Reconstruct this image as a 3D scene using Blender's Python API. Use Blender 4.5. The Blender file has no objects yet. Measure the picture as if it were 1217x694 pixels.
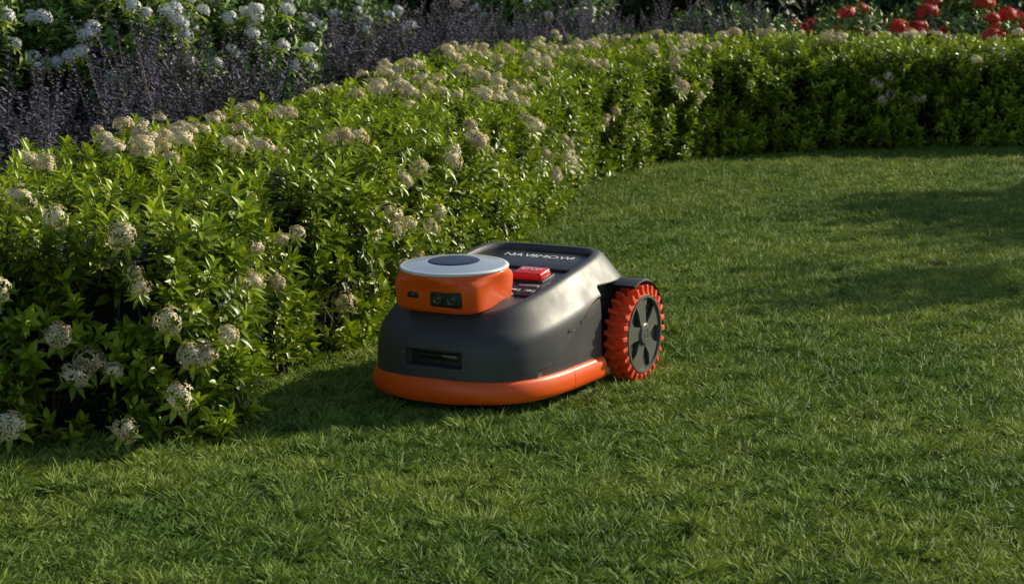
import bpy, math, random
import numpy as np
from mathutils import Vector, Matrix, noise, Euler
random.seed(7); rng=np.random.default_rng(7)
scene=bpy.context.scene
def link(o): scene.collection.objects.link(o)
def smooth(a,b,x):
    t=min(1,max(0,(x-a)/(b-a))); return t*t*(3-2*t)
# ------------------------------------------------------------ materials
def newmat(name):
    m=bpy.data.materials.new(name); m.use_nodes=True
    nt=m.node_tree; nt.nodes.clear()
    out=nt.nodes.new('ShaderNodeOutputMaterial')
    return m,nt,out
def plastic(name,col,rough=.4,metal=0,coat=0,bump=0,bscale=900,var=.15,spec=.5):
    m,nt,out=newmat(name); N=nt.nodes; L=nt.links
    p=N.new('ShaderNodeBsdfPrincipled'); L.new(p.outputs[0],out.inputs[0])
    p.inputs['Metallic'].default_value=metal
    p.inputs['Coat Weight'].default_value=coat
    p.inputs['Specular IOR Level'].default_value=spec
    tc=N.new('ShaderNodeTexCoord')
    no=N.new('ShaderNodeTexNoise'); no.inputs['Scale'].default_value=14; no.inputs['Detail'].default_value=8
    L.new(tc.outputs['Object'],no.inputs['Vector'])
    mr=N.new('ShaderNodeMapRange'); mr.inputs['From Min'].default_value=.3; mr.inputs['From Max'].default_value=.7
    mr.inputs['To Min'].default_value=max(.03,rough-.07); mr.inputs['To Max'].default_value=rough+.08
    L.new(no.outputs['Fac'],mr.inputs['Value']); L.new(mr.outputs[0],p.inputs['Roughness'])
    mx=N.new('ShaderNodeMix'); mx.data_type='RGBA'
    mx.inputs['A'].default_value=(*[c*(1-var) for c in col],1); mx.inputs['B'].default_value=(*[min(1,c*(1+var)) for c in col],1)
    L.new(no.outputs['Fac'],mx.inputs['Factor']); L.new(mx.outputs['Result'],p.inputs['Base Color'])
    if bump>0:
        n2=N.new('ShaderNodeTexNoise'); n2.inputs['Scale'].default_value=bscale; n2.inputs['Detail'].default_value=2
        L.new(tc.outputs['Object'],n2.inputs['Vector'])
        b=N.new('ShaderNodeBump'); b.inputs['Strength'].default_value=bump; b.inputs['Distance'].default_value=.001
        L.new(n2.outputs['Fac'],b.inputs['Height']); L.new(b.outputs[0],p.inputs['Normal'])
    return m
def foliage(name,dark,light,rough=.45,trans=.25,patch=None,spec=.4,upn=0,k=(.6,.45)):
    m,nt,out=newmat(name); N=nt.nodes; L=nt.links
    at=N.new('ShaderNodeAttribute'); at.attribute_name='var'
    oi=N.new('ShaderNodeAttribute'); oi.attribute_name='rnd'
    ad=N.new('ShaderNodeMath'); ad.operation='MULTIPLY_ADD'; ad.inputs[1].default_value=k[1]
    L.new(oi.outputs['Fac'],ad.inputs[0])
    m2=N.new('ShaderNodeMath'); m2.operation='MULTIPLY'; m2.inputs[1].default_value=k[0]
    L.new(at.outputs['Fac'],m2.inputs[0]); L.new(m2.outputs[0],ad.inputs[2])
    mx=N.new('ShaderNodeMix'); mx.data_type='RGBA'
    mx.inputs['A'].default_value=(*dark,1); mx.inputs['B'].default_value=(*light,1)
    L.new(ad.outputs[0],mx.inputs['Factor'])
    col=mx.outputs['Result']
    g=N.new('ShaderNodeNewGeometry')
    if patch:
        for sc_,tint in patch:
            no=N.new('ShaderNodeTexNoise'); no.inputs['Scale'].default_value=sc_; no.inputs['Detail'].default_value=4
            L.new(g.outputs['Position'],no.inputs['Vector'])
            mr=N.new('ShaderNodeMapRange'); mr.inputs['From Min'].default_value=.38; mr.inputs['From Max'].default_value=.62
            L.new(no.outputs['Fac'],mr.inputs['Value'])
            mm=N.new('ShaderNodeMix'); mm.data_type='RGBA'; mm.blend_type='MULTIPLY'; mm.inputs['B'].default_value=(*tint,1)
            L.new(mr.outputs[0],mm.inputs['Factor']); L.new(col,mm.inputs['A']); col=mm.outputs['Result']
    p=N.new('ShaderNodeBsdfPrincipled'); p.inputs['Roughness'].default_value=rough
    p.inputs['Specular IOR Level'].default_value=spec
    L.new(col,p.inputs['Base Color'])
    if upn>0:
        vm=N.new('ShaderNodeMix'); vm.data_type='VECTOR'; vm.inputs['Factor'].default_value=upn
        L.new(g.outputs['Normal'],vm.inputs['A']); vm.inputs['B'].default_value=(0,0,1)
        nn=N.new('ShaderNodeVectorMath'); nn.operation='NORMALIZE'; L.new(vm.outputs['Result'],nn.inputs[0]); L.new(nn.outputs[0],p.inputs['Normal'])
    if trans<=0:
        L.new(p.outputs[0],out.inputs[0]); return m
    t=N.new('ShaderNodeBsdfTranslucent')
    mt=N.new('ShaderNodeMix'); mt.data_type='RGBA'; mt.blend_type='MULTIPLY'; mt.inputs['Factor'].default_value=1
    mt.inputs['B'].default_value=(1.3,1.25,.5,1); L.new(col,mt.inputs['A']); L.new(mt.outputs['Result'],t.inputs['Color'])
    ms=N.new('ShaderNodeMixShader'); ms.inputs[0].default_value=trans
    L.new(p.outputs[0],ms.inputs[1]); L.new(t.outputs[0],ms.inputs[2]); L.new(ms.outputs[0],out.inputs[0])
    return m
def ground_mat(name,c1,c2,scale,bump):
    m,nt,out=newmat(name); N=nt.nodes; L=nt.links
    p=N.new('ShaderNodeBsdfPrincipled'); p.inputs['Roughness'].default_value=.95; L.new(p.outputs[0],out.inputs[0])
    g=N.new('ShaderNodeNewGeometry'); no=N.new('ShaderNodeTexNoise'); no.inputs['Scale'].default_value=scale; no.inputs['Detail'].default_value=10; no.inputs['Roughness'].default_value=.7
    L.new(g.outputs['Position'],no.inputs['Vector'])
    cr=N.new('ShaderNodeValToRGB'); cr.color_ramp.elements[0].position=.35; cr.color_ramp.elements[1].position=.68
    cr.color_ramp.elements[0].color=(*c1,1); cr.color_ramp.elements[1].color=(*c2,1)
    L.new(no.outputs['Fac'],cr.inputs[0]); L.new(cr.outputs[0],p.inputs['Base Color'])
    b=N.new('ShaderNodeBump'); b.inputs['Distance'].default_value=bump; L.new(no.outputs['Fac'],b.inputs['Height']); L.new(b.outputs[0],p.inputs['Normal'])
    return m
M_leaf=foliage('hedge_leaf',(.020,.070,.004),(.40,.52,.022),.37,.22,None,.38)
M_leaf_bg=foliage('shrub_leaf',(.04,.10,.014),(.24,.38,.05),.42,0)
M_leaf_dark=foliage('dark_leaf',(.02,.05,.012),(.07,.13,.03),.45,0)
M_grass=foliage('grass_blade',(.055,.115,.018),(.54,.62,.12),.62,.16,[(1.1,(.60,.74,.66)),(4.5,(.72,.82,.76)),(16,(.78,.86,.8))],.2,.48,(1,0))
M_cream=foliage('cream_petal',(.50,.38,.22),(.95,.88,.68),.6,.12)
M_white=foliage('white_petal',(.7,.72,.65),(.9,.9,.86),.6,0)
M_red=foliage('red_petal',(.5,.01,.01),(.85,.05,.03),.5,0)
M_purple=foliage('purple_petal',(.02,.014,.035),(.25,.19,.30),.6,0,k=(1,0))
M_salv=foliage('purple_stem_leaf',(.010,.018,.008),(.09,.12,.055),.45,0,k=(1,0))
M_stem=plastic('stem_bark',(.055,.04,.025),.85)
M_bark=plastic('tree_bark',(.09,.065,.045),.9)
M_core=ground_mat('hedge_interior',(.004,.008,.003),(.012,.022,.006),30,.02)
M_lawn=ground_mat('lawn_thatch',(.025,.045,.010),(.065,.09,.024),25,.01)
M_soil=ground_mat('garden_soil',(.02,.014,.009),(.06,.042,.026),18,.02)
# ------------------------------------------------------------ mesh builder
class MB:
    def __init__(s): s.v=[];s.f=[];s.a=[];s.m=[]
    def add(s,vs,fs,var=.5,mat=0):
        b=len(s.v); s.v+= [tuple(x) for x in vs]; s.a+=[var]*len(vs) if not isinstance(var,list) else var
        s.f+=[tuple(b+i for i in f) for f in fs]; s.m+=[mat]*len(fs)
    def obj(s,name,mats,smoothf=True):
        me=bpy.data.meshes.new(name); me.from_pydata(s.v,[],s.f)
        for m in mats: me.materials.append(m)
        me.polygons.foreach_set('material_index',s.m)
        if smoothf: me.polygons.foreach_set('use_smooth',[True]*len(s.f))
        at=me.attributes.new('var','FLOAT','POINT'); at.data.foreach_set('value',s.a)
        me.update(); return bpy.data.objects.new(name,me)
S4=((0,.18),(.3,.85),(.62,.9),(1,.05)); S3=((0,.25),(.45,1),(1,.06))
def leaf(mb,p,d,up,ln,wd,droop=.3,fold=.25,var=.5,mat=0,st=S4):
    d=Vector(d).normalized(); side=d.cross(Vector(up))
    if side.length<1e-4: side=d.cross(Vector((1,0,0)))
    side.normalize(); n=side.cross(d).normalized()
    vs=[]
    for t,w in st:
        c=Vector(p)+d*(ln*t)-n*(droop*ln*t*t)
        h=n*(fold*wd*.5*w)
        vs+=[c-side*(wd*.5*w)+h,c,c+side*(wd*.5*w)+h]
    fs=[]
    for i in range(len(st)-1):
        b=3*i; fs+=[(b,b+1,b+4,b+3),(b+1,b+2,b+5,b+4)]
    mb.add(vs,fs,var,mat)
def blade(mb,p,d,ln,wd,droop,var):
    d=Vector(d).normalized(); side=d.cross(Vector((R(-1,1),R(-1,1),.2))).normalized(); vs=[]
    h=Vector((d.x,d.y,0)); h=h.normalized() if h.length>1e-3 else Vector((1,0,0))
    for t,w in ((0,.8),(.55,1),(1,.08)):
        c=Vector(p)+d*(ln*t)+h*(droop*ln*t*t)-Vector((0,0,1))*(droop*.6*ln*t*t)
        vs+=[c-side*(wd*.5*w),c+side*(wd*.5*w)]
    v0,v1=var
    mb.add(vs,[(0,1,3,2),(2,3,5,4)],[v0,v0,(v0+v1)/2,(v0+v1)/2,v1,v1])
def tube(mb,pts,rad,n=6,mat=0,var=.5):
    vs=[];fs=[]
    for i,p in enumerate(pts):
        p=Vector(p); a=Vector(pts[max(0,i-1)]); b=Vector(pts[min(len(pts)-1,i+1)])
        t=(b-a).normalized(); x=t.cross(Vector((.3,.9,.1))).normalized(); y=t.cross(x)
        for k in range(n):
            an=2*math.pi*k/n; vs.append(p+(x*math.cos(an)+y*math.sin(an))*rad[i])
    for i in range(len(pts)-1):
        for k in range(n):
            fs.append((i*n+k,i*n+(k+1)%n,(i+1)*n+(k+1)%n,(i+1)*n+k))
    mb.add(vs,fs,var,mat)
R=random.uniform
def sprig(name,mats,n=14,h=.07,ll=.045,lw=.015,st=S4):
    mb=MB(); tube(mb,[(0,0,-.05),(0,0,h)],[.0022,.001],3,1)
    for i in range(n):
        t=i/(n-1); an=i*2.4+R(-.3,.3); el=(1-t)*R(.0,.35)+t*R(.75,1.25)
        d=(math.cos(an)*math.cos(el),math.sin(an)*math.cos(el),math.sin(el))
        L_=ll*R(.75,1.1)*(1-.35*t); 
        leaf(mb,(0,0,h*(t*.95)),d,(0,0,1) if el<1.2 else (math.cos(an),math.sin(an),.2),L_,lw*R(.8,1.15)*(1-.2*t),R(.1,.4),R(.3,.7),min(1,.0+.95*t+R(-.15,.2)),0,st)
    return mb.obj(name,mats)
def flowerhead(name,pm,r=.032,n=60,ps=.0075,cov=1.2):
    mb=MB(); tube(mb,[(0,0,-.08),(0,0,0)],[.002,.002],3,2)
    ex,ey=R(.8,1.2),R(.8,1.2)
    for i in range(n):
        z=1-cov*(i+.5)/n; an=i*2.39996; rr=math.sqrt(max(0,1-z*z))
        d=Vector((rr*math.cos(an)*ex,rr*math.sin(an)*ey,z)); d=(d+Vector((R(-.28,.28),R(-.28,.28),R(-.2,.2)))).normalized()
        c=d*r*R(.62,1.25); c.z*=.8
        v=R(0,1)
        q0=d.orthogonal().normalized()*.0006
        mb.add([Vector((0,0,-.01)),c+q0,c-q0],[(0,1,2)],.5,1)
        if random.random()<.22:
            x=d.orthogonal().normalized()*.0016; y=d.cross(x)
            mb.add([c+x,c+y,c-x,c-y,c+d*.005,c-d*.003],[(0,1,4),(1,2,4),(2,3,4),(3,0,4),(1,0,5),(2,1,5),(3,2,5),(0,3,5)],0,0); continue
        x=d.orthogonal().normalized(); y=d.cross(x); a0=R(0,6)
        for k in range(5):
            a=a0+k*math.pi*.4; e=x*math.cos(a)+y*math.sin(a); s=y*math.cos(a)-x*math.sin(a); q=ps*R(.8,1.2)
            mb.add([c,c+e*q*.6+s*q*.26+d*.0012,c+e*q*1.1-d*.002,c+e*q*.6-s*q*.26+d*.0012],[(0,1,2,3)],v,0)
    for k in range(7):
        a=k*.9+R(-.2,.2); leaf(mb,(0,0,-.028),(math.cos(a),math.sin(a),.1),(0,0,1),.045,.015,.3,.4,R(.3,.9),1)
    return mb.obj(name,[pm,M_leaf,M_stem])
def salvia(name):
    mb=MB()
    for s in range(5):
        bx,by=R(-.06,.06),R(-.06,.06); H=R(.36,.70); lx,ly=R(-.15,.15),R(-.15,.15)
        P=lambda t:Vector((bx+lx*t*t,by+ly*t*t,H*t))
        tube(mb,[P(0),P(.5),P(1)],[.004,.003,.001],3,0,.4)
        for i in range(26):
            t=.1+.68*i/26; a=i*2.4; leaf(mb,P(t),(math.cos(a),math.sin(a),R(.1,.8)),(0,0,1),R(.05,.085)*(1.1-t*.6),.022,.3,.3,R(0,1),0,S3)
        for i in range(36):
            t=.66+.34*i/36; a=i*2.4; q=.024*(1.1-.6*(t-.64)/.36)
            leaf(mb,P(t),(math.cos(a),math.sin(a),R(.2,1)),(0,0,1),q,.012,.2,.4,R(0,1),1,((0,.5),(1,.7)))
    return mb.obj(name,[M_salv,M_purple])
PS=.16
def turf(name,k,dens):
    mb=MB(); n=int(dens*PS*PS); o=Vector((k*7.3,k*3.1,2))
    for j in range(n):
        px,py=R(-PS/2,PS/2),R(-PS/2,PS/2)
        q=o+Vector((px,py,0))*18
        nz=noise.noise(q)
        hs=min(1.6,max(.5,1+1.1*nz)); cx,cy=R(-.3,.3)+1.0*noise.noise(q+Vector((9,0,0))),R(-.3,.3)+1.0*noise.noise(q+Vector((0,9,0)))
        tv=R(-.15,.15)+.35*nz
        for i in range(16):
            a=R(0,6.283); r=R(0,.014); ln=R(.015,.034)*hs; le=R(.05,1.2)
            a2=a+R(-.9,.9)
            d=Vector((math.cos(a2)*le+cx*.7,math.sin(a2)*le+cy*.7,1)).normalized(); v=R(0,.7)+tv
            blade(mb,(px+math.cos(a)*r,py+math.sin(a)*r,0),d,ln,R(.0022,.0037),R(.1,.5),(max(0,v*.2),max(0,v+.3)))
    return mb.obj(name,[M_grass])
# ------------------------------------------------------------ scatter
def scatter(name,pts,rots,scls,idx,sources,parent=None,real=True):
    col=bpy.data.collections.new(name+'_parts')
    for o in sources: col.objects.link(o)
    me=bpy.data.meshes.new(name); n=len(pts); me.vertices.add(n)
    me.vertices.foreach_set('co',np.asarray(pts,dtype=np.float32).ravel())
    a=me.attributes.new('rot','FLOAT_VECTOR','POINT'); a.data.foreach_set('vector',np.asarray(rots,dtype=np.float32).ravel())
    a=me.attributes.new('scl','FLOAT_VECTOR','POINT'); a.data.foreach_set('vector',np.asarray(scls,dtype=np.float32).ravel())
    a=me.attributes.new('idx','INT','POINT'); a.data.foreach_set('value',np.asarray(idx,dtype=np.int32))
    a=me.attributes.new('rnd','FLOAT','POINT'); a.data.foreach_set('value',rng.random(n).astype(np.float32))
    ob=bpy.data.objects.new(name,me); link(ob)
    ng=bpy.data.node_groups.new(name+'_gn','GeometryNodeTree')
    ng.interface.new_socket('Geometry',in_out='INPUT',socket_type='NodeSocketGeometry')
    ng.interface.new_socket('Geometry',in_out='OUTPUT',socket_type='NodeSocketGeometry')
    N=ng.nodes; L=ng.links
    gi=N.new('NodeGroupInput'); go=N.new('NodeGroupOutput')
    ci=N.new('GeometryNodeCollectionInfo'); ci.inputs['Collection'].default_value=col
    ci.inputs['Separate Children'].default_value=True; ci.inputs['Reset Children'].default_value=True
    ip=N.new('GeometryNodeInstanceOnPoints'); ip.inputs['Pick Instance'].default_value=True
    def na(nm,t):
        x=N.new('GeometryNodeInputNamedAttribute'); x.data_type=t; x.inputs['Name'].default_value=nm; return x.outputs['Attribute']
    L.new(gi.outputs[0],ip.inputs['Points']); L.new(ci.outputs[0],ip.inputs['Instance'])
    L.new(na('idx','INT'),ip.inputs['Instance Index']); L.new(na('rot','FLOAT_VECTOR'),ip.inputs['Rotation']); L.new(na('scl','FLOAT_VECTOR'),ip.inputs['Scale'])
    last=ip.outputs[0]
    if real:
        rz=N.new('GeometryNodeRealizeInstances'); L.new(last,rz.inputs[0]); last=rz.outputs[0]
    L.new(last,go.inputs[0])
    md=ob.modifiers.new('scatter','NODES'); md.node_group=ng
    if parent: ob.parent=parent
    return ob
def orient(d):
    q=Vector(d).to_track_quat('Z','Y'); m=q.to_matrix()@Matrix.Rotation(R(0,6.283),3,'Z'); return tuple(m.to_euler())
class SC:
    def __init__(s): s.p=[];s.r=[];s.s=[];s.i=[]
    def add(s,p,d,sc,i): s.p.append(tuple(p)); s.r.append(orient(d)); s.s.append((sc,sc,sc) if not isinstance(sc,tuple) else sc); s.i.append(i)
    def make(s,name,src,parent=None,real=True): return scatter(name,s.p,s.r,s.s,s.i,src,parent,real)
# ------------------------------------------------------------ hedge lines
def catmull(P,n):
    P=[Vector((*p,0)) for p in P]; P=[P[0]*2-P[1]]+P+[P[-1]*2-P[-2]]; out=[]
    for i in range(1,len(P)-2):
        for k in range(12):
            t=k/12; a,b,c,d=P[i-1:i+3]
            out.append(.5*((2*b)+(-a+c)*t+(2*a-5*b+4*c-d)*t*t+(-a+3*b-3*c+d)*t**3))
    out.append(P[-2])
    return out
Fp=[(-2.9,4.05),(-1.7,4.1),(-1.05,4.14),(-.72,4.2),(-.57,4.42),(-.575,4.82),(-.42,5.2),(-.27,5.65),(-.08,6.45),(.09,7.4),(.32,8.7),(.66,9.5),(1.19,10.05),(1.8,10.3),(2.55,10.42),(4.0,10.4),(5.6,10.2)]
Bp=[(-3.0,5.3),(-2.1,5.3),(-1.55,5.32),(-1.35,5.42),(-1.25,5.6),(-1.15,5.85),(-1.05,6.15),(-.95,6.5),(-.78,7.2),(-.6,8.2),(-.42,9.4),(-.15,10.4),(.5,11.0),(1.4,11.2),(2.55,11.25),(4.0,11.2),(5.8,11.0)]
FL=catmull(Fp,0); BL=catmull(Bp,0)
nseg=len(FL)-1
clen=[0]
for i in range(nseg):
    clen.append(clen[-1]+((FL[i+1]+BL[i+1])-(FL[i]+BL[i])).length*.5)
TL=clen[-1]
import bisect
def hedge_pt(s,face,u,disp=True):
    i=min(nseg-1,max(0,bisect.bisect_right(clen,s)-1)); t=(s-clen[i])/(clen[i+1]-clen[i])
    F=FL[i].lerp(FL[i+1],t); B=BL[i].lerp(BL[i+1],t)
    ax=(B-F); w=ax.length; ax.normalize()
    h=.505+.025*noise.noise(Vector((F.x*1.3,F.y*1.3,3)))
    if face==0: x,z=-w/2,u*h
    elif face==1: x,z=(u-.5)*w,h
    else: x,z=w/2,u*h
    q=(abs(x/(w/2))**9+abs(z/h)**9)**(1/9); x/=q; z/=q
    nx=math.copysign(abs(x/(w/2))**8/(w/2),x); nz=abs(z/h)**8/h
    n=(ax*nx+Vector((0,0,nz))).normalized()
    p=(F+B)*.5+ax*x+Vector((0,0,z))
    if disp:
        k=1.15 if face==0 else .55
        pc=Vector((p.x,p.y,p.z*.45))
        d=(.055*noise.noise(pc*4.2)+.03*noise.noise(pc*10+Vector((7,1,2))))*k
        if z<.05: d-= (0.05-z)*.4
        p=p+n*d
    return p,n
hedge=bpy.data.objects.new('flowering_hedge',None); link(hedge)
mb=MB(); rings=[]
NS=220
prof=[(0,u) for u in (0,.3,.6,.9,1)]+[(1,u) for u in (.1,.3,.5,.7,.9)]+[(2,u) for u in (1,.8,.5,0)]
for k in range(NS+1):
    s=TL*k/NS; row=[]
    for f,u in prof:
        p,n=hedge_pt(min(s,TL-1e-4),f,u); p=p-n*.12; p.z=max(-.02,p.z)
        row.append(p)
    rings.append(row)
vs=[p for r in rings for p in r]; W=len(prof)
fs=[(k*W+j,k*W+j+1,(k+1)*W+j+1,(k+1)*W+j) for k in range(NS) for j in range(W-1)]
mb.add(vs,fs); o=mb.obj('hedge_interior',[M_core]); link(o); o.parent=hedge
sprigs=[sprig('sprig_%02d'%i,[M_leaf,M_stem],random.choice([11,13,15]),R(.05,.08),R(.042,.054),R(.015,.019)) for i in range(7)]
heads=[flowerhead('head_%02d'%i,M_cream,R(.023,.030),random.choice([34,42,50]),.0105) for i in range(6)]
sc=SC(); fl=SC(); up=Vector((0,0,1))
NN=17500
for k in range(NN):
    s=R(0,TL-1e-3); r=random.random()
    if r<.52: f,u=0,R(0.0,1)
    elif r<.94: f,u=1,R(0,1)
    else: f,u=2,R(.2,1)
    p,n=hedge_pt(s,f,u)
    dep=random.random()**1.6*.12
    g=noise.noise(Vector((p.x*10,p.y*10,p.z*(5 if f==0 else 10)))+Vector((3,9,1)))
    if g<(-.22 if f==0 else -.33) and dep<.075: continue
    p=p-n*dep
    if f!=1 : p.z=max(.035,p.z)
    d=n*R(.2,.8)+up*R(.4,.9)+Vector((R(-1,1),R(-1,1),R(-1,1)))*.38
    sc.add(p-d.normalized()*.04,d,R(.65,1.15),random.randrange(7))
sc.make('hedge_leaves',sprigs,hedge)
k=0
while k<390:
    s=(TL-1e-3)*random.random()**.8; r=random.random()
    if r<.8: f,u=1,R(0,1)
    else: f,u=0,R(.3,1)
    p,n=hedge_pt(s,f,u)
    if noise.noise(p*2.6+Vector((5,5,5)))<-.08: continue
    m=random.choice([1,1,1,2,3])
    for j in range(m):
        q=p+Vector((R(-.045,.045),R(-.045,.045),R(-.02,.02)))*(m>1)
        d=n*.7+up*.7+Vector((R(-1,1),R(-1,1),0))*.3
        fl.add(q+d.normalized()*R(.01,.045),d,R(.55,1.05),random.randrange(6))
    k+=1
for X,Y,Z in [(-1.02,4.1,.36),(-.9,4.1,.27),(-.78,4.13,.07),(-1.0,4.08,.09),(-.70,4.2,.28),(-.68,4.2,.12),(-.78,4.15,.46),(-.92,4.2,.49),(-1.0,4.25,.52),(-.66,4.24,.2),(-.42,5.2,.14),(-.36,5.35,.3)]:
    fl.add((X,Y,Z),(R(-.2,.4),-.8,.5),R(.85,1.05),random.randrange(6))
fl.make('hedge_flowers',heads,hedge)
mb=MB()
for k in range(300):
    s=R(0,TL-1e-3); p,n=hedge_pt(s,0,.1,False); p=p-n*R(.07,.18); p.z=-.01
    a=Vector((R(-.05,.05),R(-.05,.05),0)); hgt=R(.25,.4)
    tube(mb,[p,p+a*.5+up*hgt*.5,p+a*1.5+up*hgt],[.005,.004,.002],5)
o=mb.obj('woody_stems',[M_stem]); link(o); o.parent=hedge
# ------------------------------------------------------------ ground
def inpoly(x,y,poly):
    ins=np.zeros(x.shape,bool); j=len(poly)-1
    for i in range(len(poly)):
        xi,yi=poly[i]; xj,yj=poly[j]
        c=((yi>y)!=(yj>y))&(x<(xj-xi)*(y-yi)/((yj-yi) if yj!=yi else 1e-9)+xi); ins^=c; j=i
    return ins
bed=[(-60,4.4)]+[(p.x+(b.x-p.x)*.13,p.y+(b.y-p.y)*.13) for p,b in zip(FL,BL)]+[(60,10.3),(60,60),(-60,60)]
me=bpy.data.meshes.new('lawn'); me.from_pydata([(-400,-400,0),(400,-400,0),(400,600,0),(-400,600,0)],[],[(0,1,2,3)]); me.materials.append(M_lawn)
lawn=bpy.data.objects.new('lawn',me); link(lawn)
me=bpy.data.meshes.new('flower_bed_soil'); me.from_pydata([(x,y,.004) for x,y in bed],[],[tuple(range(len(bed)))]); me.materials.append(M_soil)
soil=bpy.data.objects.new('flower_bed_soil',me); link(soil)
ANG=math.radians(-118.5); OX,OY=-.022,4.85
gx,gy=np.meshgrid(np.arange(-3.5,4.8,.15),np.arange(1.6,11,.15))
A=np.stack([gx.ravel(),gy.ravel()],1)
A=A[~inpoly(A[:,0],A[:,1],bed)]
n=len(A)
ca,sa=math.cos(ANG),math.sin(ANG)
def loc(A):
    dx=A[:,0]-OX; dy=A[:,1]-OY
    return dx*ca+dy*sa,-dx*sa+dy*ca
lx,ly=loc(A)
under=(np.abs(lx+.0)<.33)&(np.abs(ly)<.24)
sz=np.array([1+.4*noise.noise(Vector((a*2.1,b*2.1,0))) for a,b in A])*np.where(under,.68,1)
q=rng.integers(0,4,n)*math.pi/2+rng.normal(0,.04,n)
rot=np.stack([rng.normal(0,.03,n),rng.normal(0,.03,n),q],1)
P=np.stack([A[:,0],A[:,1],np.full(n,-.001)],1)
fac=np.where(A[:,1]>7.5,1,0)
turfs=[turf('turf_%02d'%i,i,4200) for i in range(12)]+[turf('turf_%02d'%i,i,2600) for i in range(12,18)]
idx=np.where(fac==0,rng.integers(0,12,n),rng.integers(12,18,n))
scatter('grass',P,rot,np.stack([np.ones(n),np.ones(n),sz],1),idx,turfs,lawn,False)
# ------------------------------------------------------------ background planting
sv=[salvia('salvia_%02d'%i) for i in range(5)]
s=SC()
def backline(y):
    for a,b in zip(BL[:-1],BL[1:]):
        if a.y<=y<=b.y and a.y!=b.y: return a.x+(b.x-a.x)*(y-a.y)/(b.y-a.y)
    return .5
for k in range(320):
    y=R(5.7,11.2); xb=backline(y); x=xb-.15-random.random()*1.6
    if y<6.2: y+=.2
    s.add((x,y,0),(R(-.15,.15),R(-.15,.15),1),R(.7,1.15),random.randrange(5))
for k in range(230):
    s.add((R(-1.1,1.5),R(11.35,13.6),0),(R(-.12,.12),R(-.12,.12),1),R(.75,1.1),random.randrange(5))
for k in range(80):
    s.add((R(1.5,4),R(11.5,14),0),(R(-.12,.12),R(-.12,.12),1),R(.6,1.0),random.randrange(5))
for k in range(50):
    s.add((R(-4,-1.3),R(5.5,6.6),0),(R(-.12,.12),R(-.12,.12),1),R(.7,1.),random.randrange(5))
s.make('purple_salvia_bed',sv)
bgs=[sprig('bgsprig_%02d'%i,[M_leaf_bg,M_stem],13,R(.08,.12),R(.055,.075),R(.017,.024),S3) for i in range(5)]
dks=[sprig('dksprig_%02d'%i,[M_leaf_dark,M_stem],14,R(.12,.18),R(.09,.12),R(.03,.04),S3) for i in range(5)]
def blob(sc_,c,rad,n,ni,scl=(.8,1.3),inner=.55):
    c=Vector(c)
    for k in range(n):
        d=Vector((random.gauss(0,1),random.gauss(0,1),random.gauss(0,1)+.3)).normalized()
        r=R(inner,1)*(1+.3*noise.noise(d*2.2+c))
        p=c+Vector((d.x*rad[0],d.y*rad[1],d.z*rad[2]))*r
        if p.z<.02: continue
        sc_.add(p,d*.7+up*.6+Vector((R(-1,1),R(-1,1),R(-1,1)))*.4,R(*scl),random.randrange(ni))
wh_heads=[flowerhead('whead_%02d'%i,M_white,.026,16,.016,.9) for i in range(4)]
rd_heads=[flowerhead('rhead_%02d'%i,M_red,.045,56,.016) for i in range(3)]
def shrub(name,blobs,src,heads_=None,nh=0,dens=260,hs=(.8,1.3),scl=(.8,1.3)):
    e=bpy.data.objects.new(name,None); link(e)
    s=SC(); h=SC()
    for c,r in blobs:
        blob(s,c,r,int(dens*(r[0]*r[1]+r[0]*r[2]+r[1]*r[2])*4),len(src),scl)
        for k in range(nh):
            d=Vector((random.gauss(0,1),random.gauss(0,1)-.5,abs(random.gauss(0,1))+.1)).normalized()
            p=Vector(c)+Vector((d.x*r[0],d.y*r[1],d.z*r[2]))*R(1.0,1.2)
            if heads_: h.add(p,d+up,R(*hs),random.randrange(len(heads_)))
    s.make('leaves',src,e)
    if heads_: h.make('flowers',heads_,e)
    mb=MB()
    for c,r in blobs:
        for k in range(7):
            a=k*.9; p=Vector((c[0],c[1],0)); q=Vector((c[0]+math.cos(a)*r[0]*.6,c[1]+math.sin(a)*r[1]*.6,c[2]+r[2]*.5))
            tube(mb,[p,p.lerp(q,.5)+up*.05,q],[.02,.012,.004],5)
    o=mb.obj('stems',[M_stem]); link(o); o.parent=e
    return e
shrub('white_flower_shrub',[((-1.75,8.9,.48),(.5,.4,.42)),((-2.4,8.6,.5),(.5,.4,.42)),((-1.25,9.5,.42),(.4,.4,.4)),((-2.9,9.0,.55),(.5,.4,.45))],bgs,wh_heads,60,230)
shrub('white_flower_shrub',[((-1.0,12.0,.36),(.4,.35,.36)),((-1.9,11.6,.42),(.6,.4,.42)),((.2,14.2,.36),(.5,.35,.36))],bgs,wh_heads,40,230)
shrub('red_flower_shrub',[((2.1,12.9,.26),(.45,.4,.30)),((2.75,13.0,.30),(.45,.4,.30)),((3.4,12.9,.25),(.5,.4,.30)),((4.2,12.9,.3),(.5,.4,.3)),((2.9,12.0,.2),(.4,.3,.3))],bgs,rd_heads,22,220)
shrub('green_shrub',[((1.3,12.8,.26),(.6,.4,.3)),((3.6,12.1,.2),(.6,.35,.27)),((1.9,12.2,.2),(.6,.3,.27)),((4.2,12.1,.2),(.7,.35,.27))],bgs,None,0,220)
bl=[]
for k in range(20):
    bl.append(((-8+k*.95,15.5+R(-.6,.6)+ (1.5 if k%2 else 0),.65),(.9,.7,.8)))
shrub('background_shrubs',bl,dks,None,0,34,(1,1),(1.2,1.9))
bl=[((-4.2+R(-.3,.3),7.5+k*1.1,.6),(.8,.7,.65)) for k in range(6)]
shrub('green_shrub',bl,bgs,None,0,60,(1,1),(1.2,1.8))
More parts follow.
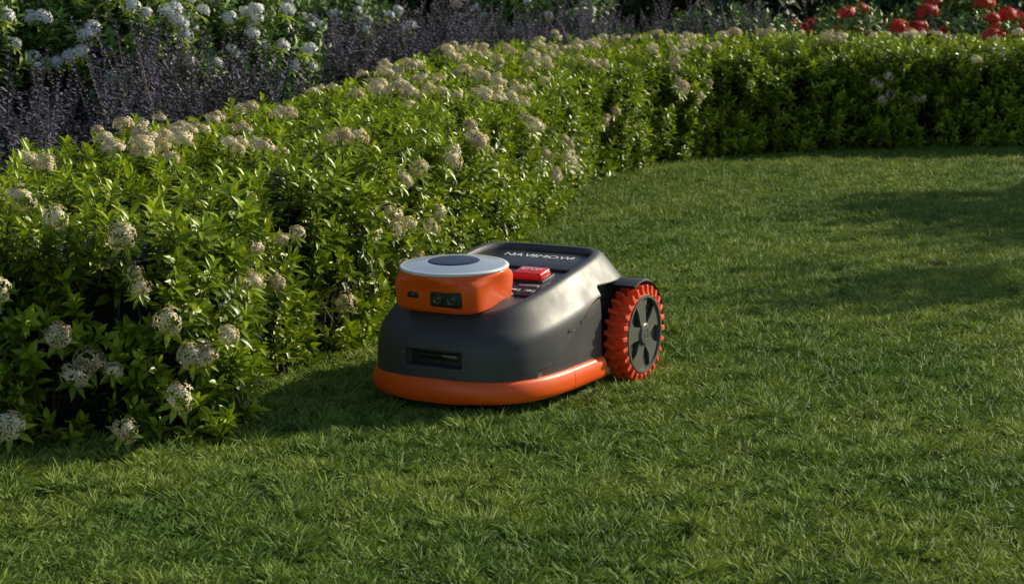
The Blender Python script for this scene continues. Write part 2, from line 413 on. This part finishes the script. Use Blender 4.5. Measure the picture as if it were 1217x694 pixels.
def tree(x,y,h,cr,n):
    e=bpy.data.objects.new('shade_tree',None); link(e)
    mb=MB(); tube(mb,[(x,y,-.05),(x+.03,y,h*.3),(x-.02,y+.04,h*.55),(x+.03,y,h*.8)],[.07,.06,.05,.03],10)
    s=SC()
    for k in range(9):
        a=k*2.4; z=h*(.5+.35*k/9); L_=cr*R(.6,.95)
        tip=Vector((x+math.cos(a)*L_,y+math.sin(a)*L_,z+R(.25,.6)))
        b=Vector((x,y,z-.1)); tube(mb,[b,b.lerp(tip,.5)+up*.08,tip],[.03,.018,.006],6)
        blob(s,tip,(cr*.45,cr*.45,.25),n,5,(.7,1.2),.1)
    blob(s,(x,y,h*.92),(cr*.6,cr*.6,.3),n,5,(.7,1.2),.1)
    o=mb.obj('trunk',[M_bark]); link(o); o.parent=e
    s.make('crown',dks,e)
tree(5.9,9.9,2.7,1.1,60)
# ------------------------------------------------------------ mower
M_shell=plastic('dark_grey_plastic',(.055,.057,.061),.48,.0,.0,.12,1500,.06)
M_deck=plastic('black_gloss_plastic',(.028,.029,.031),.38,0,.12,.05,1500,.1)
M_black=plastic('black_plastic',(.012,.012,.013),.5,0,0,.1,800)
M_orange=plastic('orange_plastic',(.95,.115,.008),.38,0,.1,.05,1500,.05)
M_tread=plastic('orange_rubber',(.88,.085,.012),.55,0,0,.2,600,.12)
M_silver=plastic('silver_plastic',(.62,.66,.68),.3,.6,.3,0,0,.03)
M_rim=plastic('white_rim',(.75,.77,.76),.35)
M_glass=plastic('dark_glass',(.01,.013,.022),.08,0,1)
M_cap=plastic('cap_dark_blue',(.02,.03,.065),.35,0,0,0,0,.1,.15)
M_red2=plastic('red_button',(.85,.02,.02),.35,0,.3)
M_hub=plastic('hub_grey',(.11,.115,.10),.45,0,.1)
M_hubd=plastic('hub_black',(.022,.023,.022),.45)
M_letter=plastic('light_lettering',(.8,.8,.8),.4)
M_lettd=plastic('grey_lettering',(.20,.20,.205),.4)
mower=bpy.data.objects.new('robot_lawn_mower',None); link(mower)
mower.location=(OX,OY,.012); mower.rotation_euler=(0,0,ANG)
def addp(mb,name,mats,sm=True,bevel=0):
    o=mb.obj(name,mats,sm); link(o); o.parent=mower
    return o
def interp(x,tab):
    if x>=tab[0][0]: return tab[0][1]
    for (xa,za),(xb,zb) in zip(tab[:-1],tab[1:]):
        if x>=xb: 
            t=(x-xb)/(xa-xb); return zb+(za-zb)*t
    return tab[-1][1]
def cub(x,tab):
    return (interp(x-.03,tab)+interp(x-.015,tab)+interp(x,tab)+interp(x+.015,tab)+interp(x+.03,tab))/5
ZS=[(.34,.160),(.2,.180),(0,.207),(-.2,.243),(-.33,.240)]
ZR=[(.34,.190),(.2,.232),(0,.268),(-.2,.300),(-.33,.292)]
def ring(phi,d):
    c,s_=math.cos(phi),math.sin(phi)
    a=(.325 if c>0 else .315)-d; b=.223-d
    p=3.3 if c>0 else 4.2
    a=max(a,.004); b=max(b,.0015)
    r=1/((abs(c)/a)**p+(abs(s_)/b)**p)**(1/p)
    return r*c,r*s_
def build_profile(x):
    zs=cub(x,ZS); zr=cub(x,ZR); rec=.020*smooth(.17,.10,x)
    K=[(.014,.034),(.004,.036),(0,.042),(0.0,.06),(.0,.09),(.0005,.105),(.001,.12),(.0018,(.12+zs-.035)/2),(.003,zs-.035),(.0055,zs-.018),(.010,zs-.006),(.018,zs+.006),(.030,zs+(zr-zs)*.42),(.042,zs+(zr-zs)*.72),(.052,zs+(zr-zs)*.93),(.060,zr),(.068,zr-.001),(.073,zr-.004-rec*.3),(.076,zr-.004-rec),(.082,zr-.004-rec),(.12,zr-.003-rec),(.17,zr-.002-rec),(.2215,zr-.002-rec)]
    return K
NU=900; SUB=7
def sample(K):
    out=[]
    n=len(K)
    for i in range(n-1):
        a=K[max(0,i-1)]; b=K[i]; c=K[i+1]; d=K[min(n-1,i+2)]
        for k in range(SUB):
            t=k/SUB
            res=[]
            for j in (0,1):
                m1=(c[j]-a[j])*.5; m2=(d[j]-b[j])*.5; dl=c[j]-b[j]
                if abs(dl)<1e-9: m1=m2=0
                else:
                    m1=0 if m1*dl<0 else math.copysign(min(abs(m1),2.5*abs(dl)),dl); m2=0 if m2*dl<0 else math.copysign(min(abs(m2),2.5*abs(dl)),dl)
                h=(2*t**3-3*t*t+1)*b[j]+(t**3-2*t*t+t)*m1+(-2*t**3+3*t*t)*c[j]+(t**3-t*t)*m2
                res.append(h)
            out.append(tuple(res))
    out.append(K[-1]); return out
cache={}
def Sx(x):
    k=round(x,3)
    if k not in cache: cache[k]=sample(build_profile(k))
    return cache[k]
verts=[];faces=[];mats=[];cols=[]
for u in range(NU):
    phi=2*math.pi*u/NU
    x0,y0=ring(phi,0)
    col_=[]
    for d,z in Sx(x0):
        x,y=ring(phi,d); col_.append([x,y,z,d,False])
    cols.append(col_)
W=len(cols[0])
for u in range(NU):
    for j in range(W):
        x,y,z,d,_=cols[u][j]
        if d>.006:
            w=smooth(.006,.03,d); z=z*(1-w)+Sx(x)[j][1]*w
        if abs(y)>.15 and d<.02:
            zc=.085+.125*smooth(.20,-.09,x)
            st=smooth(zc+.0025,zc-.0025,z)*smooth(.215,.19,x)
            y-=math.copysign(.0055*st,y)
        pin=smooth(-.085,-.10,x)*smooth(.236,.222,z)
        lim=.182
        if abs(y)>lim: y=math.copysign(lim+(abs(y)-lim)*(1-pin),y)
        blk=False
        if x>.2 and abs(y)<.072-.0 and .098<z<.134 and d<.02:
            x-=.028; blk=True
        verts.append((x,y,z)); cols[u][j][4]=blk
for u in range(NU):
    u2=(u+1)%NU
    for j in range(W-1):
        faces.append((u*W+j,u2*W+j,u2*W+j+1,u*W+j+1))
        bl_=cols[u][j][4] or cols[u2][j+1][4]
        dd=cols[u][j][3]; xm=verts[u*W+j][0]
        mats.append(2 if bl_ else (1 if (dd>=.0725 and xm<.17) else 0))
me=bpy.data.meshes.new('shell'); me.from_pydata(verts,[],faces)
for m in (M_shell,M_deck,M_black): me.materials.append(m)
me.polygons.foreach_set('material_index',mats); me.polygons.foreach_set('use_smooth',[True]*len(faces))
me.update(); o=bpy.data.objects.new('shell',me); link(o); o.parent=mower
def deckz(x): return cub(x,ZR)-.003-.020*smooth(.17,.10,x)
def box(name,c,s,mat,bev=.003,rot=(0,0,0),taper=1,seg=3):
    hx,hy,hz=s[0]/2,s[1]/2,s[2]/2
    v=[(-hx,-hy,-hz),(hx,-hy,-hz),(hx,hy,-hz),(-hx,hy,-hz)]+[(a*taper,b*taper,hz) for a,b in((-hx,-hy),(hx,-hy),(hx,hy),(-hx,hy))]
    mb=MB(); mb.add(v,[(3,2,1,0),(4,5,6,7),(0,1,5,4),(1,2,6,5),(2,3,7,6),(3,0,4,7)])
    o=addp(mb,name,[mat]); o.location=c; o.rotation_euler=rot
    b=o.modifiers.new('b','BEVEL'); b.width=bev; b.segments=seg; b.limit_method='ANGLE'
    return o
def lathe(profile,n=64,axis='z'):
    vs=[];fs=[]
    for r,z in profile:
        for k in range(n):
            a=2*math.pi*k/n
            vs.append((r*math.cos(a),r*math.sin(a),z) if axis=='z' else (r*math.cos(a),z,r*math.sin(a)))
    for i in range(len(profile)-1):
        for k in range(n): fs.append((i*n+k,i*n+(k+1)%n,(i+1)*n+(k+1)%n,(i+1)*n+k))
    return vs,fs
def bumper(name,p0,p1):
    sec=[(.012,.026),(-.003,.023),(-.007,.027),(-.0095,.036),(-.009,.052),(-.006,.064),(-.003,.070),(0,.072),(.012,.072)]
    n=int(abs(p1-p0)/.012)+2; mb=MB(); vs=[]
    for i in range(n):
        ph=p0+(p1-p0)*i/(n-1)
        for d,z in sec:
            x,y=ring(ph,d)
            zz=z-(.005*math.exp(-(y/.09)**4) if x>.2 and z<.03 else 0)
            vs.append((x,y,zz))
    w=len(sec); fs=[(i*w+j,i*w+(j+1)%w,(i+1)*w+(j+1)%w,(i+1)*w+j) for i in range(n-1) for j in range(w)]
    fs=[tuple(reversed(f)) for f in fs]
    fs+=[tuple(range(w)),tuple(reversed(range((n-1)*w,n*w)))]
    mb.add(vs,fs); o=addp(mb,name,[M_orange],True)
    e=o.modifiers.new('e','EDGE_SPLIT'); e.split_angle=math.radians(50)
pA=math.atan2(.226,.075); pE=math.atan2(.226,-.082)
bumper('front_bumper',-pA+.006,pA-.006); bumper('side_bumper_left',pA+.003,pE); bumper('side_bumper_right',-pE,-pA-.003)
box('chassis',(-.02,0,.075),(.5,.34,.09),M_black,.02)
box('rear_panel',(-.285,0,.12),(.05,.34,.13),M_black,.015)
box('sensor_bar',(.292,0,.116),(.012,.10,.016),M_glass,.004)
def sq(phi,a,b,p,cx=0):
    c,s_=math.cos(phi),math.sin(phi); r=1/((abs(c)/a)**p+(abs(s_)/b)**p)**(1/p); return r*c+cx,r*s_
hx=.205
HD=bpy.data.objects.new('sensor_head',None); link(HD); HD.parent=mower
HD.location=(hx,-.01,.222); HD.rotation_euler=(0,math.radians(2.2),0)
def hd(o): o.parent=HD; o.location=(o.location.x-hx,o.location.y,o.location.z-.222); return o
levels=[(.218,.092,.095,4.6,.0),(.222,.099,.102,5.5,.0),(.231,.102,.105,6,.001),(.262,.106,.109,6,.001),(.280,.112,.114,4.2,.0),(.290,.119,.119,2.8,0),(.296,.122,.122,2.1,0),(.303,.1225,.1225,2,0),(.305,.121,.121,2,0)]
mb=MB(); n=160; vs=[]
for z,a,b,p,cx in levels:
    for k in range(n):
        x,y=sq(2*math.pi*k/n,a,b,p,cx); vs.append((x,y,z))
fs=[(i*n+k,i*n+(k+1)%n,(i+1)*n+(k+1)%n,(i+1)*n+k) for i in range(len(levels)-1) for k in range(n)]
fs+=[tuple(reversed(range(n))),tuple(range((len(levels)-1)*n,len(levels)*n))]
mb.add(vs,fs); o=addp(mb,'sensor_housing',[M_orange]); o.location=(hx,0,0); hd(o)
e=o.modifiers.new('e','EDGE_SPLIT'); e.split_angle=math.radians(40)
for nm,pr,mt in (('cap_rim',[(.1205,.3045),(.1235,.306),(.1235,.3095),(.121,.3115),(.116,.3120)],M_rim),
                 ('cap_silver_ring',[(.1165,.3118),(.108,.3125),(.085,.3165),(.064,.319),(.0585,.3192)],M_silver),
                 ('cap_glass',[(.0587,.3190),(.0575,.3205),(.054,.3212),(.02,.3216),(.0005,.3217)],M_cap)):
    vs,fs=lathe(pr,96); mb=MB(); mb.add(vs,fs); o=addp(mb,nm,[mt]); o.location=(hx,0,0); hd(o)
fx=hx+.1065
hd(box('stereo_window',(fx-.003,.038,.254),(.012,.080,.038),M_black,.006,seg=4))
for yy in (.020,.056):
    vs,fs=lathe([(.0125,0),(.0125,.002),(.0105,.003),(.0095,.001),(.006,.0005),(.0055,.0025),(.0002,.0035)],40); mb=MB(); mb.add(vs,fs)
    o=addp(mb,'camera_lens',[M_glass]); o.location=(fx+.003,yy,.254); o.rotation_euler=(0,math.pi/2,0); hd(o)
hd(box('led_window',(fx-.0045,-.045,.259),(.012,.030,.016),M_black,.003))
hd(box('led',(fx+.0005,-.045,.259),(.004,.008,.006),M_hub,.002))
box('sensor_neck',(.165,0,.225),(.16,.16,.03),M_deck,.01)
sl=math.atan((deckz(-.1)-deckz(.08))/.18)
def ondeck(x,y,h): return (x,y,deckz(x)+h)
box('display_panel',ondeck(.05,.045,.001),(.085,.19,.005),M_black,.002,(0,sl,0))
BX=-.030
box('stop_button',ondeck(BX,.060,.010),(.055,.080,.022),M_red2,.005,(0,sl,0),.93)
box('stop_button_base',ondeck(BX,.060,.002),(.066,.092,.008),M_black,.003,(0,sl,0))
for i in range(4):
    box('panel_key',ondeck(.065,-.01+i*.038,.004),(.018,.026,.003),M_hub,.001,(0,sl,0))
    box('key_icon',ondeck(.065,-.01+i*.038,.0058),(.006,.012,.001),M_letter,.0003,(0,sl,0))
box('panel_key',ondeck(.030,.085,.004),(.014,.05,.003),M_lettd,.001,(0,sl,0))
box('panel_key',ondeck(.030,.022,.004),(.014,.03,.003),M_lettd,.001,(0,sl,0))
s2=math.atan((deckz(-.21)-deckz(-.10))/.11)
box('deck_cover',ondeck(-.155,0,.001),(.125,.27,.006),M_deck,.0022,(0,s2,0))
def text(body,size,loc,rot,mat,name,ext=.0006):
    c=bpy.data.curves.new(name,'FONT'); c.body=body; c.size=size; c.extrude=ext; c.align_x='CENTER'; c.align_y='CENTER'; c.space_character=1.15
    c.materials.append(mat); o=bpy.data.objects.new(name,c); link(o); o.parent=mower; o.location=loc; o.rotation_euler=rot; return o
def coverz(x): return deckz(-.155)+.001+.003/math.cos(s2)+(-.155-x)*math.tan(s2)
text('NAVIMOW',.034,(-.178,0,coverz(-.178)+.0012),(s2,0,math.pi/2),M_letter,'deck_lettering')
text('STOP',.02,ondeck(BX,.060,.0222),(sl,0,math.pi/2),M_letter,'button_lettering')
text('segway  navimow',.015,(.03,.2215,.172),(math.radians(84),math.radians(-11),math.pi),M_lettd,'side_lettering')
def wheel(side):
    e=bpy.data.objects.new('wheel_left' if side>0 else 'wheel_right',None); link(e); e.parent=mower
    e.location=(-.222,side*.234,.105)
    if side<0: e.rotation_euler=(0,0,math.pi)
    def ad(mb,nm,m,es=True):
        o=mb.obj(nm,[m]); link(o); o.parent=e
        if es:
            q=o.modifiers.new('e','EDGE_SPLIT'); q.split_angle=math.radians(35)
        return o
    vs,fs=lathe([(.05,-.022),(.092,-.022),(.103,-.020),(.106,-.01),(.106,.014),(.102,.026),(.096,.0285),(.092,.0285),(.091,.020)],96,'y')
    mb=MB(); mb.add(vs,fs); ad(mb,'tyre',M_tread)
    mb=MB(); NK=26
    for row,(y0,y1,off) in enumerate([(.006,.031,0),(-.024,.001,.5)]):
        for k in range(NK):
            a=2*math.pi*(k+off)/NK; dw=.058; sk=.05*(1 if row==0 else -1)
            vs=[]
            for r,w in ((.097,1.1),(.1175,.7)):
                for (yy,s2_) in ((y0,-1),(y1,1)):
                    for da in (-1,1):
                        an=a+da*dw*w+sk*s2_*.6; vs.append((r*math.cos(an),yy if r<.1 else yy*.93,r*math.sin(an)))
            mb.add(vs,[(0,1,3,2),(4,6,7,5),(0,4,5,1),(2,3,7,6),(0,2,6,4),(1,5,7,3)])
    o=mb.obj('tread_knobs',[M_tread],False); link(o); o.parent=e
    b=o.modifiers.new('b','BEVEL'); b.width=.0018; b.segments=2
    vs,fs=lathe([(.092,.030),(.092,.024),(.086,.021),(.03,.018),(.0005,.018)],96,'y'); mb=MB(); mb.add(vs,fs); ad(mb,'rim',M_hubd)
    vs,fs=lathe([(.0935,.0285),(.093,.0318),(.087,.0322),(.085,.027),(.085,.02)],96,'y'); mb=MB(); mb.add(vs,fs); ad(mb,'rim_lip',M_hub)
    mb=MB()
    for k in range(5):
        a=2*math.pi*k/5+.3
        pl=[(.016,-.9),(.035,-.55),(.06,-.46),(.084,-.50),(.085,-.2),(.085,.14),(.084,.2),(.060,.08),(.040,.2),(.018,.6)]
        top=[(r*math.cos(a+t),.0285 if r<.05 else .0275,r*math.sin(a+t)) for r,t in pl]; bot=[(x,.016,z) for x,y,z in top]
        n_=len(pl); mb.add(top+bot,[tuple(range(n_)),tuple(reversed(range(n_,2*n_)))]+[(i,(i+1)%n_,(i+1)%n_+n_,i+n_) for i in range(n_)])
    o=mb.obj('spokes',[M_hub],False); link(o); o.parent=e
    b=o.modifiers.new('b','BEVEL'); b.width=.0025; b.segments=2
    vs,fs=lathe([(.026,.018),(.026,.031),(.023,.0335),(.012,.034),(.0115,.0325),(.0095,.0325),(.009,.034),(.0005,.0345)],48,'y'); mb=MB(); mb.add(vs,fs); ad(mb,'hub_cap',M_hub)
    mb=MB(); vs=[]; n_=22
    for i in range(n_):
        t=i/(n_-1); a=math.radians(68+120*t) if side>0 else math.radians(112-120*t)
        for r,y in ((.1225,-.05),(.1225,.022),(.127,.028),(.131,.022),(.131,-.05)):
            y2=y*(1-.25*t) ; vs.append((r*math.cos(a),y2,r*math.sin(a)))
    fs=[(i*5+j,i*5+(j+1)%5,(i+1)*5+(j+1)%5,(i+1)*5+j) for i in range(n_-1) for j in range(5)]+[(0,1,2,3,4),tuple((n_-1)*5+j for j in (4,3,2,1,0))]
    mb.add(vs,fs); ad(mb,'mudguard',M_black)
wheel(1); wheel(-1)
vs,fs=lathe([(.0005,-.018),(.02,-.018),(.03,-.012),(.032,0),(.03,.012),(.02,.018),(.0005,.018)],40,'y')
for yy in (-.1,.1):
    mb=MB(); mb.add(vs,fs); o=addp(mb,'caster_wheel',[M_black]); o.location=(.235,yy,.022)
    box('caster_fork',(.225,yy,.05),(.03,.05,.03),M_black,.006)
# ------------------------------------------------------------ light, sky, camera
AZ=33; EL=28
sd=Vector((math.cos(math.radians(EL))*math.cos(math.radians(AZ)),math.cos(math.radians(EL))*math.sin(math.radians(AZ)),math.sin(math.radians(EL))))
l=bpy.data.lights.new('sun','SUN'); l.energy=5; l.angle=math.radians(.5); l.color=(1,.91,.70)
so=bpy.data.objects.new('sun',l); link(so); so.rotation_euler=sd.to_track_quat('Z','Y').to_euler(); so.location=(8,6,6)
w=bpy.data.worlds.new('World'); scene.world=w; w.use_nodes=True; nt=w.node_tree
bg=nt.nodes['Background']; sky=nt.nodes.new('ShaderNodeTexSky'); sky.sky_type='NISHITA'; sky.sun_disc=False
sky.sun_elevation=math.radians(EL); sky.sun_rotation=math.radians(90-AZ)
nt.links.new(sky.outputs[0],bg.inputs[0]); bg.inputs[1].default_value=.10
cam=bpy.data.cameras.new('camera'); co=bpy.data.objects.new('camera',cam); link(co)
co.location=(0,0,1.05); co.rotation_euler=(math.radians(90-9.6),0,0)
cam.sensor_width=36; cam.lens=73.95; cam.clip_end=2000; cam.clip_start=.05
cam.dof.use_dof=True; cam.dof.focus_distance=4.85; cam.dof.aperture_fstop=11
scene.camera=co
scene.view_settings.view_transform='Standard'; scene.view_settings.look='None'; scene.view_settings.exposure=0
